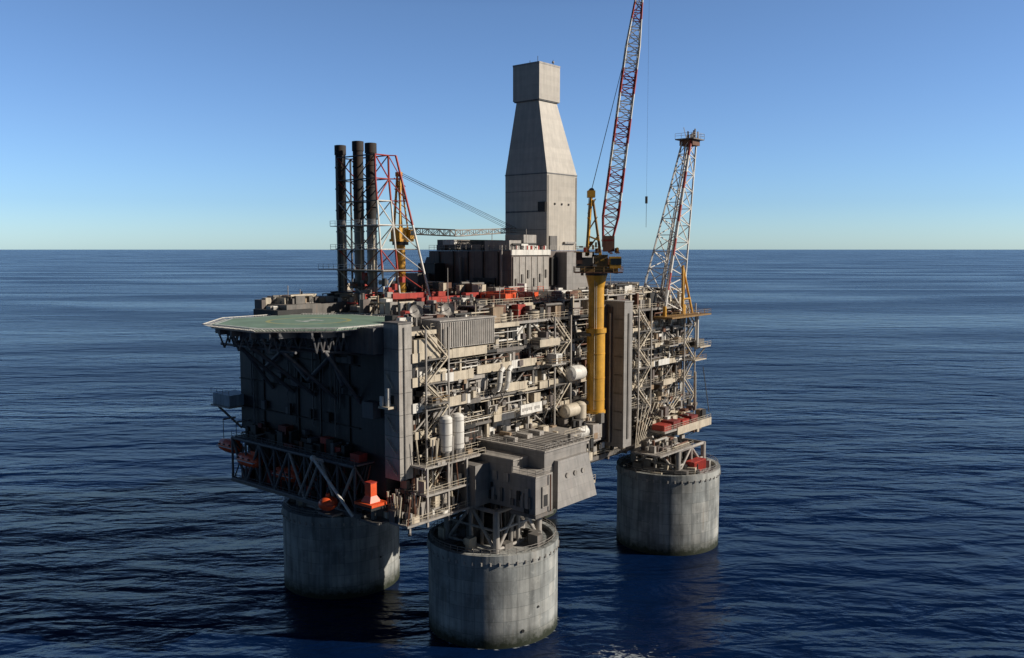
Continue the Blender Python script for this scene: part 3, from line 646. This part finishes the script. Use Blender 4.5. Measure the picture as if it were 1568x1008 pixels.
hd.box(hc.x-1.4, hc.x+1.5, hc.y-.3, hc.y+.3, hz+.002, hz+.01, 'paintwhite')
inn, out = ngon(hr+.1), ngon(hr+1.7)
for i in range(8):
    a1, a2, b1_, b2_ = Vector((*inn[i], hz-.5)), Vector((*inn[(i+1) % 8], hz-.5)), Vector((*out[i], hz+.1)), Vector((*out[(i+1) % 8], hz+.1))
    hd.beam(b1_, b2_, .14, 'white'); hd.beam(a1.lerp(b1_, .5), a2.lerp(b2_, .5), .06, 'white')
    for q in range(24): hd.beam(a1.lerp(a2, q/24), b1_.lerp(b2_, q/24), .09 if q % 3 == 0 else .05, 'white')
for i in range(-3, 4):
    x = hc.x + i*5; half = math.sqrt(max(1, (hr*.95)**2-(i*5)**2))
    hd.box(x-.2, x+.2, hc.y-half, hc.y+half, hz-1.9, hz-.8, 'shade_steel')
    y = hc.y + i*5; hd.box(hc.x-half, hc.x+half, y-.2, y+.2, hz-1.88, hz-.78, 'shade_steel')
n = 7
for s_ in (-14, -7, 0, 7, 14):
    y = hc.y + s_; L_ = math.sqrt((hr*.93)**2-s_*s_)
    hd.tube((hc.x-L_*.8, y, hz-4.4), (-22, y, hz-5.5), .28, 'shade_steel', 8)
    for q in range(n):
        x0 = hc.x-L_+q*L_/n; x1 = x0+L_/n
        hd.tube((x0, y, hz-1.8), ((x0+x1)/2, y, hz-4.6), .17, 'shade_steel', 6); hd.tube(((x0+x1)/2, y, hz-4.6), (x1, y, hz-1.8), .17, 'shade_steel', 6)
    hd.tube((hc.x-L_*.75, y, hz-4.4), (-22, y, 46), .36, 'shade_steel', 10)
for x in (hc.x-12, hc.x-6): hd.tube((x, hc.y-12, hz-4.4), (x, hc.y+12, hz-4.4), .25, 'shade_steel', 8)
hd.box(-12, -9, 10.5, 12, hz, hz+1.6, 'red'); hd.box(-6.5, -5, 18, 19.5, hz, hz+1.4, 'red'); hd.rail((-15, 11, hz), (-8, 11, hz), 'red')
hd.make('helideck')

# ------------------------------------------------------------------ tanks, dishes, lifeboats, sign, container
for u in (-13.6, -10.4):
    t = M(); t.vessel((0, 0, 37.6), (0, 0, 43.6), 1.25, 'white', 22)
    for z in (38.4, 40.6, 42.8): t.tube((0, 0, z), (0, 0, z+.12), 1.3, 'ltgrey', 22)
    t.tube((1.3, -.4, 37), (1.3, -.4, 44), .07, 'ltgrey', 6); t.tube((0, 0, 36), (0, 0, 37.3), .9, 'grey', 12)
    t.make('storage_tank', mat=FR @ Matrix.Translation((u, -.2, 0)))
for (u, v) in ((-14.5, 6.5), (-7, 5.5)):
    t = M(); t.tube((0, 0, 61.5 if u > -10 else 60), (0, 0, 62.6), .2, 'ltgrey', 8)
    d = Vector((-.5, -.8, .35)).normalized(); c = Vector((0, 0, 63.3))
    rr_ = [(.0, .25), (-.05, .7), (.15, 1.1), (.35, 1.3)]
    for (a_, r1), (b_, r2) in zip(rr_, rr_[1:]): t.tube(c+d*a_, c+d*b_, r1, 'ltgrey', 20, r2, caps=False)
    t.tube(c, c+d*1.2, .07, 'grey', 6); t.tube(c-d*.1, c+d*.02, .3, 'ltgrey', 12)
    t.make('satellite_dish', mat=FR @ Matrix.Translation((u, v, 0)))
def lifeboat(u, v, z, rot):
    t = M()
    prof = [(-4.2, .1), (-3.9, .8), (-3, 1.25), (-1.5, 1.5), (1, 1.5), (2.8, 1.25), (3.8, .7), (4.3, .1)]
    for (a_, r1), (b_, r2) in zip(prof, prof[1:]): t.tube((a_, 0, 0), (b_, 0, 0), r1, 'orange', 16, r2, caps=False)
    t.box(-3, -1.2, -.6, .6, 1.1, 2.2, 'orange'); t.box(-1.19, -1.1, -.5, .5, 1.4, 2.1, 'glass'); t.box(-3.4, 3.2, -1.56, 1.56, -.15, .05, 'paintwhite')
    for x in (-2, 0, 2): t.box(x, x+.5, -1.52, 1.52, .35, .65, 'glass')
    for x in (-2.5, 2.5): t.tube((x, 0, 1.2), (x, 0, 5.5), .08, 'grey', 6); t.tube((x, 0, 5.5), (x, -3, 5.5), .2, 'ltgrey', 8)
    t.make('lifeboat', mat=FR @ Matrix.Translation((u, v, z)) @ Matrix.Rotation(rot, 4, 'Z'))
lifeboat(-26.2, 45, 31, PI/2); lifeboat(-25, 54, 32.5, PI/2); lifeboat(-24.6, 34, 29.5, PI/2)
t = M(); t.sphere((0, 0, 0), 1.6, 'orange', 16, 10, (1.2, 1, .85)); t.tube((0, 0, .9), (0, 0, 1.9), .4, 'orange', 10); t.tube((0, 0, -.1), (0, 0, .05), 1.75, 'red', 16); t.make('rescue_capsule', mat=FR @ Matrix.Translation((-29.6, 14.6, 28.2)))
t = M(); t.box(-1.9, 1.9, -2.4, 2.4, 0, .5, 'orange'); t.frust((-1.3, 1.3, -1.3, 1.3), .5, (-.7, .7, -.8, .8), 1.6, 'orange'); t.box(-.7, .7, -.8, .8, 1.6, 3.9, 'orange'); t.box(-.75, .75, -.85, .85, 3.9, 4.1, 'red')
t.make('escape_chute', mat=FR @ Matrix.Translation((-26.5, 6.2, 29)))
cs = M(); cs.box(-28.4, -24.5, 4, 8.4, 28.4, 28.9, 'dark'); cs.beam((-26, 6, 26), (-26, 6, 28.4), .8, 'grey'); cs.box(-27.5, -23, 3.5, 8.5, 25.7, 26.1, 'grey'); cs.box(-30.5, -27.6, 12.5, 16.5, 26.1, 26.5, 'grey'); cs.make('chute_support', plat)
t = M(); t.box(0, 7, -.15, .15, 0, 2., 'white')
for q in range(9):
    if q != 5: t.box(.5+q*.66, .85+q*.66, -.17, -.151, .6+.15*(q % 2), 1.3, 'grey')
t.tube((1, 0, 0), (1, 2, -1), .12, 'grey'); t.tube((6, 0, 0), (6, 2, -1), .12, 'grey')
t.make('name_sign', mat=FR @ Matrix.Translation((7.5, -.9, 41.2)))
t = M(); t.box(0, 6.1, 0, 2.5, 0, 2.6, 'red')
for q in range(19): t.box(.1+q*.32, .24+q*.32, -.06, -.003, .15, 2.4, 'red')
for q in range(7): t.box(-.06, -.003, .15+q*.35, .3+q*.35, .15, 2.4, 'red')
t.make('shipping_container', mat=FR @ Matrix.Translation((64, -10.5, 19.5)))
rl.make('handrails_and_stairs', plat)

# ------------------------------------------------------------------ sea
def sea():
    m = bpy.data.materials.new('sea_water'); m.use_nodes = True; nt = m.node_tree; L = nt.links.new
    b = nt.nodes['Principled BSDF']; b.inputs['IOR'].default_value = 1.333
    b.inputs['Specular IOR Level'].default_value = .28
    tc = nn(nt, 'ShaderNodeTexCoord')
    def noise(sc, scale, det, dist=0., rot=0., ro=.5):
        mp = nn(nt, 'ShaderNodeMapping'); mp.inputs['Scale'].default_value = sc; mp.inputs['Rotation'].default_value = (0, 0, rot); L(tc.outputs['Object'], mp.inputs[0])
        n = nn(nt, 'ShaderNodeTexNoise'); n.inputs['Scale'].default_value = scale; n.inputs['Detail'].default_value = det; n.inputs['Distortion'].default_value = dist
        n.inputs['Roughness'].default_value = ro
        L(mp.outputs[0], n.inputs[0]); return n.outputs[0]
    def mr(src, lo, hi, a, c):
        r = nn(nt, 'ShaderNodeMapRange')
        for i, v in enumerate((lo, hi, a, c)): r.inputs[i+1].default_value = v
        L(src, r.inputs[0]); return r.outputs[0]
    swell = noise((.4, 1, 1), .02, 2, .3, .3)
    big = noise((.35, 1, 1), .06, 3, .4, .22)
    mid = noise((.42, 1, 1), .15, 4, .5, -.1)
    sm = noise((.5, 1, 1), .5, 3, .3, .15)
    wind = noise((.25, 1, 1), .006, 3, .6, .12)
    h = None
    for src, amp in ((swell, 3.5), (big, 3.2), (mid, 1.7), (sm, .3)):
        k = nn(nt, 'ShaderNodeMath', operation='MULTIPLY_ADD'); L(src, k.inputs[0]); k.inputs[1].default_value = amp
        if h is not None: L(h, k.inputs[2])
        else: k.inputs[2].default_value = 0
        h = k.outputs[0]
    bp = nn(nt, 'ShaderNodeBump'); L(mr(wind, .35, .65, .75, 1.), bp.inputs['Strength']); bp.inputs['Distance'].default_value = 1.; L(h, bp.inputs['Height'])
    L(bp.outputs[0], b.inputs['Normal'])
    L(mr(wind, .35, .65, .18, .32), b.inputs['Roughness'])
    def dist(c):
        d = nn(nt, 'ShaderNodeVectorMath', operation='DISTANCE'); L(tc.outputs['Object'], d.inputs[0]); d.inputs[1].default_value = c; return d.outputs['Value']
    fn = noise((.6, 1, 1), .9, 9, .8, .3, .65)
    w1 = mr(dist((21, 152, 0)), 3, 19, .17, -.25)
    w2 = mr(dist((-3.8, 171.6, 0)), 13, 14.8, .12, -.3)
    k = nn(nt, 'ShaderNodeMath', operation='MAXIMUM'); L(w1, k.inputs[0]); L(w2, k.inputs[1]); mxs = k.outputs[0]
    ad = nn(nt, 'ShaderNodeMath', operation='ADD'); L(fn, ad.inputs[0]); L(mxs, ad.inputs[1])
    mx = nn(nt, 'ShaderNodeMix', data_type='RGBA'); mx.inputs[6].default_value = (.0014, .0105, .047, 1); mx.inputs[7].default_value = (.6, .65, .66, 1)
    L(mr(ad.outputs[0], .62, .74, 0, .7), mx.inputs[0]); L(mx.outputs[2], b.inputs['Base Color'])
    b.inputs['Specular Tint'].default_value = (.62, .86, 1., 1)
    MATS['sea_water'] = m
sea()
s = M(); E = [-300000, -20000, -3000, 0, 3000, 20000, 300000]
vs = [(x, y, 0) for y in E for x in E]
s.poly(vs, [(j*7+i, j*7+i+1, (j+1)*7+i+1, (j+1)*7+i) for j in range(6) for i in range(6)], 'sea_water')
s.make('sea', mat=Matrix.Identity(4))

# ------------------------------------------------------------------ light
el = math.radians(27); sd = Vector((.992, -.12, 0)).normalized()
tosun = Vector((sd.x*math.cos(el), sd.y*math.cos(el), math.sin(el)))
ld = bpy.data.lights.new('sun', 'SUN'); ld.energy = 5.; ld.angle = math.radians(.5); ld.color = (1, .92, .80)
lo = bpy.data.objects.new('sun', ld); scene.collection.objects.link(lo); lo.rotation_euler = tosun.to_track_quat('Z', 'Y').to_euler()
w = bpy.data.worlds.new('World'); scene.world = w; w.use_nodes = True; nt = w.node_tree; L = nt.links.new
sky = nt.nodes.new('ShaderNodeTexSky'); sky.sky_type = 'NISHITA'; sky.sun_disc = False
sky.sun_elevation = el; sky.sun_rotation = math.atan2(sd.x, sd.y); sky.altitude = 0; sky.air_density = 1.; sky.dust_density = .3; sky.ozone_density = 2.5
tc = nt.nodes.new('ShaderNodeTexCoord'); sp = nt.nodes.new('ShaderNodeSeparateXYZ'); L(tc.outputs['Generated'], sp.inputs[0])
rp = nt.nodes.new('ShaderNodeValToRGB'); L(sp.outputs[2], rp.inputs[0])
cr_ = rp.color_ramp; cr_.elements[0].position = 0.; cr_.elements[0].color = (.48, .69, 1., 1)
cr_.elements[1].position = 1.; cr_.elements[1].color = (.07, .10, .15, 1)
for p_, c_ in ((.05, (.41, .58, .88)), (.13, (.44, .56, .79)), (.26, (.45, .54, .70)), (.38, (.10, .135, .20))):  # upper steps dim the overhead sky to deepen shaded sides
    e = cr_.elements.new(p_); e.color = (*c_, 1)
vm = nt.nodes.new('ShaderNodeVectorMath'); vm.operation = 'MULTIPLY'; L(sky.outputs[0], vm.inputs[0]); L(rp.outputs[0], vm.inputs[1])
# added dimming of the sky towards world -Y, cuts fill on shaded sides
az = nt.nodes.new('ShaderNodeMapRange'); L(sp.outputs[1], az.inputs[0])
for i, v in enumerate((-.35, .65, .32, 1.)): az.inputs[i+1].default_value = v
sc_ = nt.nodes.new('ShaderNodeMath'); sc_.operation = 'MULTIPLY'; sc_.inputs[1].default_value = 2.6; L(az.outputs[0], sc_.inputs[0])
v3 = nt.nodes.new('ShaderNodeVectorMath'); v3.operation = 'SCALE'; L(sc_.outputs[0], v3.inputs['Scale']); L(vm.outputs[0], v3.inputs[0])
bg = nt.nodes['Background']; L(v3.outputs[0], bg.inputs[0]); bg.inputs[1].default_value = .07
# ------------------------------------------------------------------ camera
cd = bpy.data.cameras.new('camera'); cd.sensor_width = 36; cd.lens = 36*1340/1568; cd.clip_end = 1e6; cd.clip_start = 1
co = bpy.data.objects.new('camera', cd); scene.collection.objects.link(co); co.location = (0, 0, 75)
co.rotation_euler = (math.radians(90 - 5.2), 0, 0); scene.camera = co
scene.view_settings.view_transform = 'Standard'; scene.view_settings.look = 'None'; scene.view_settings.exposure = 0
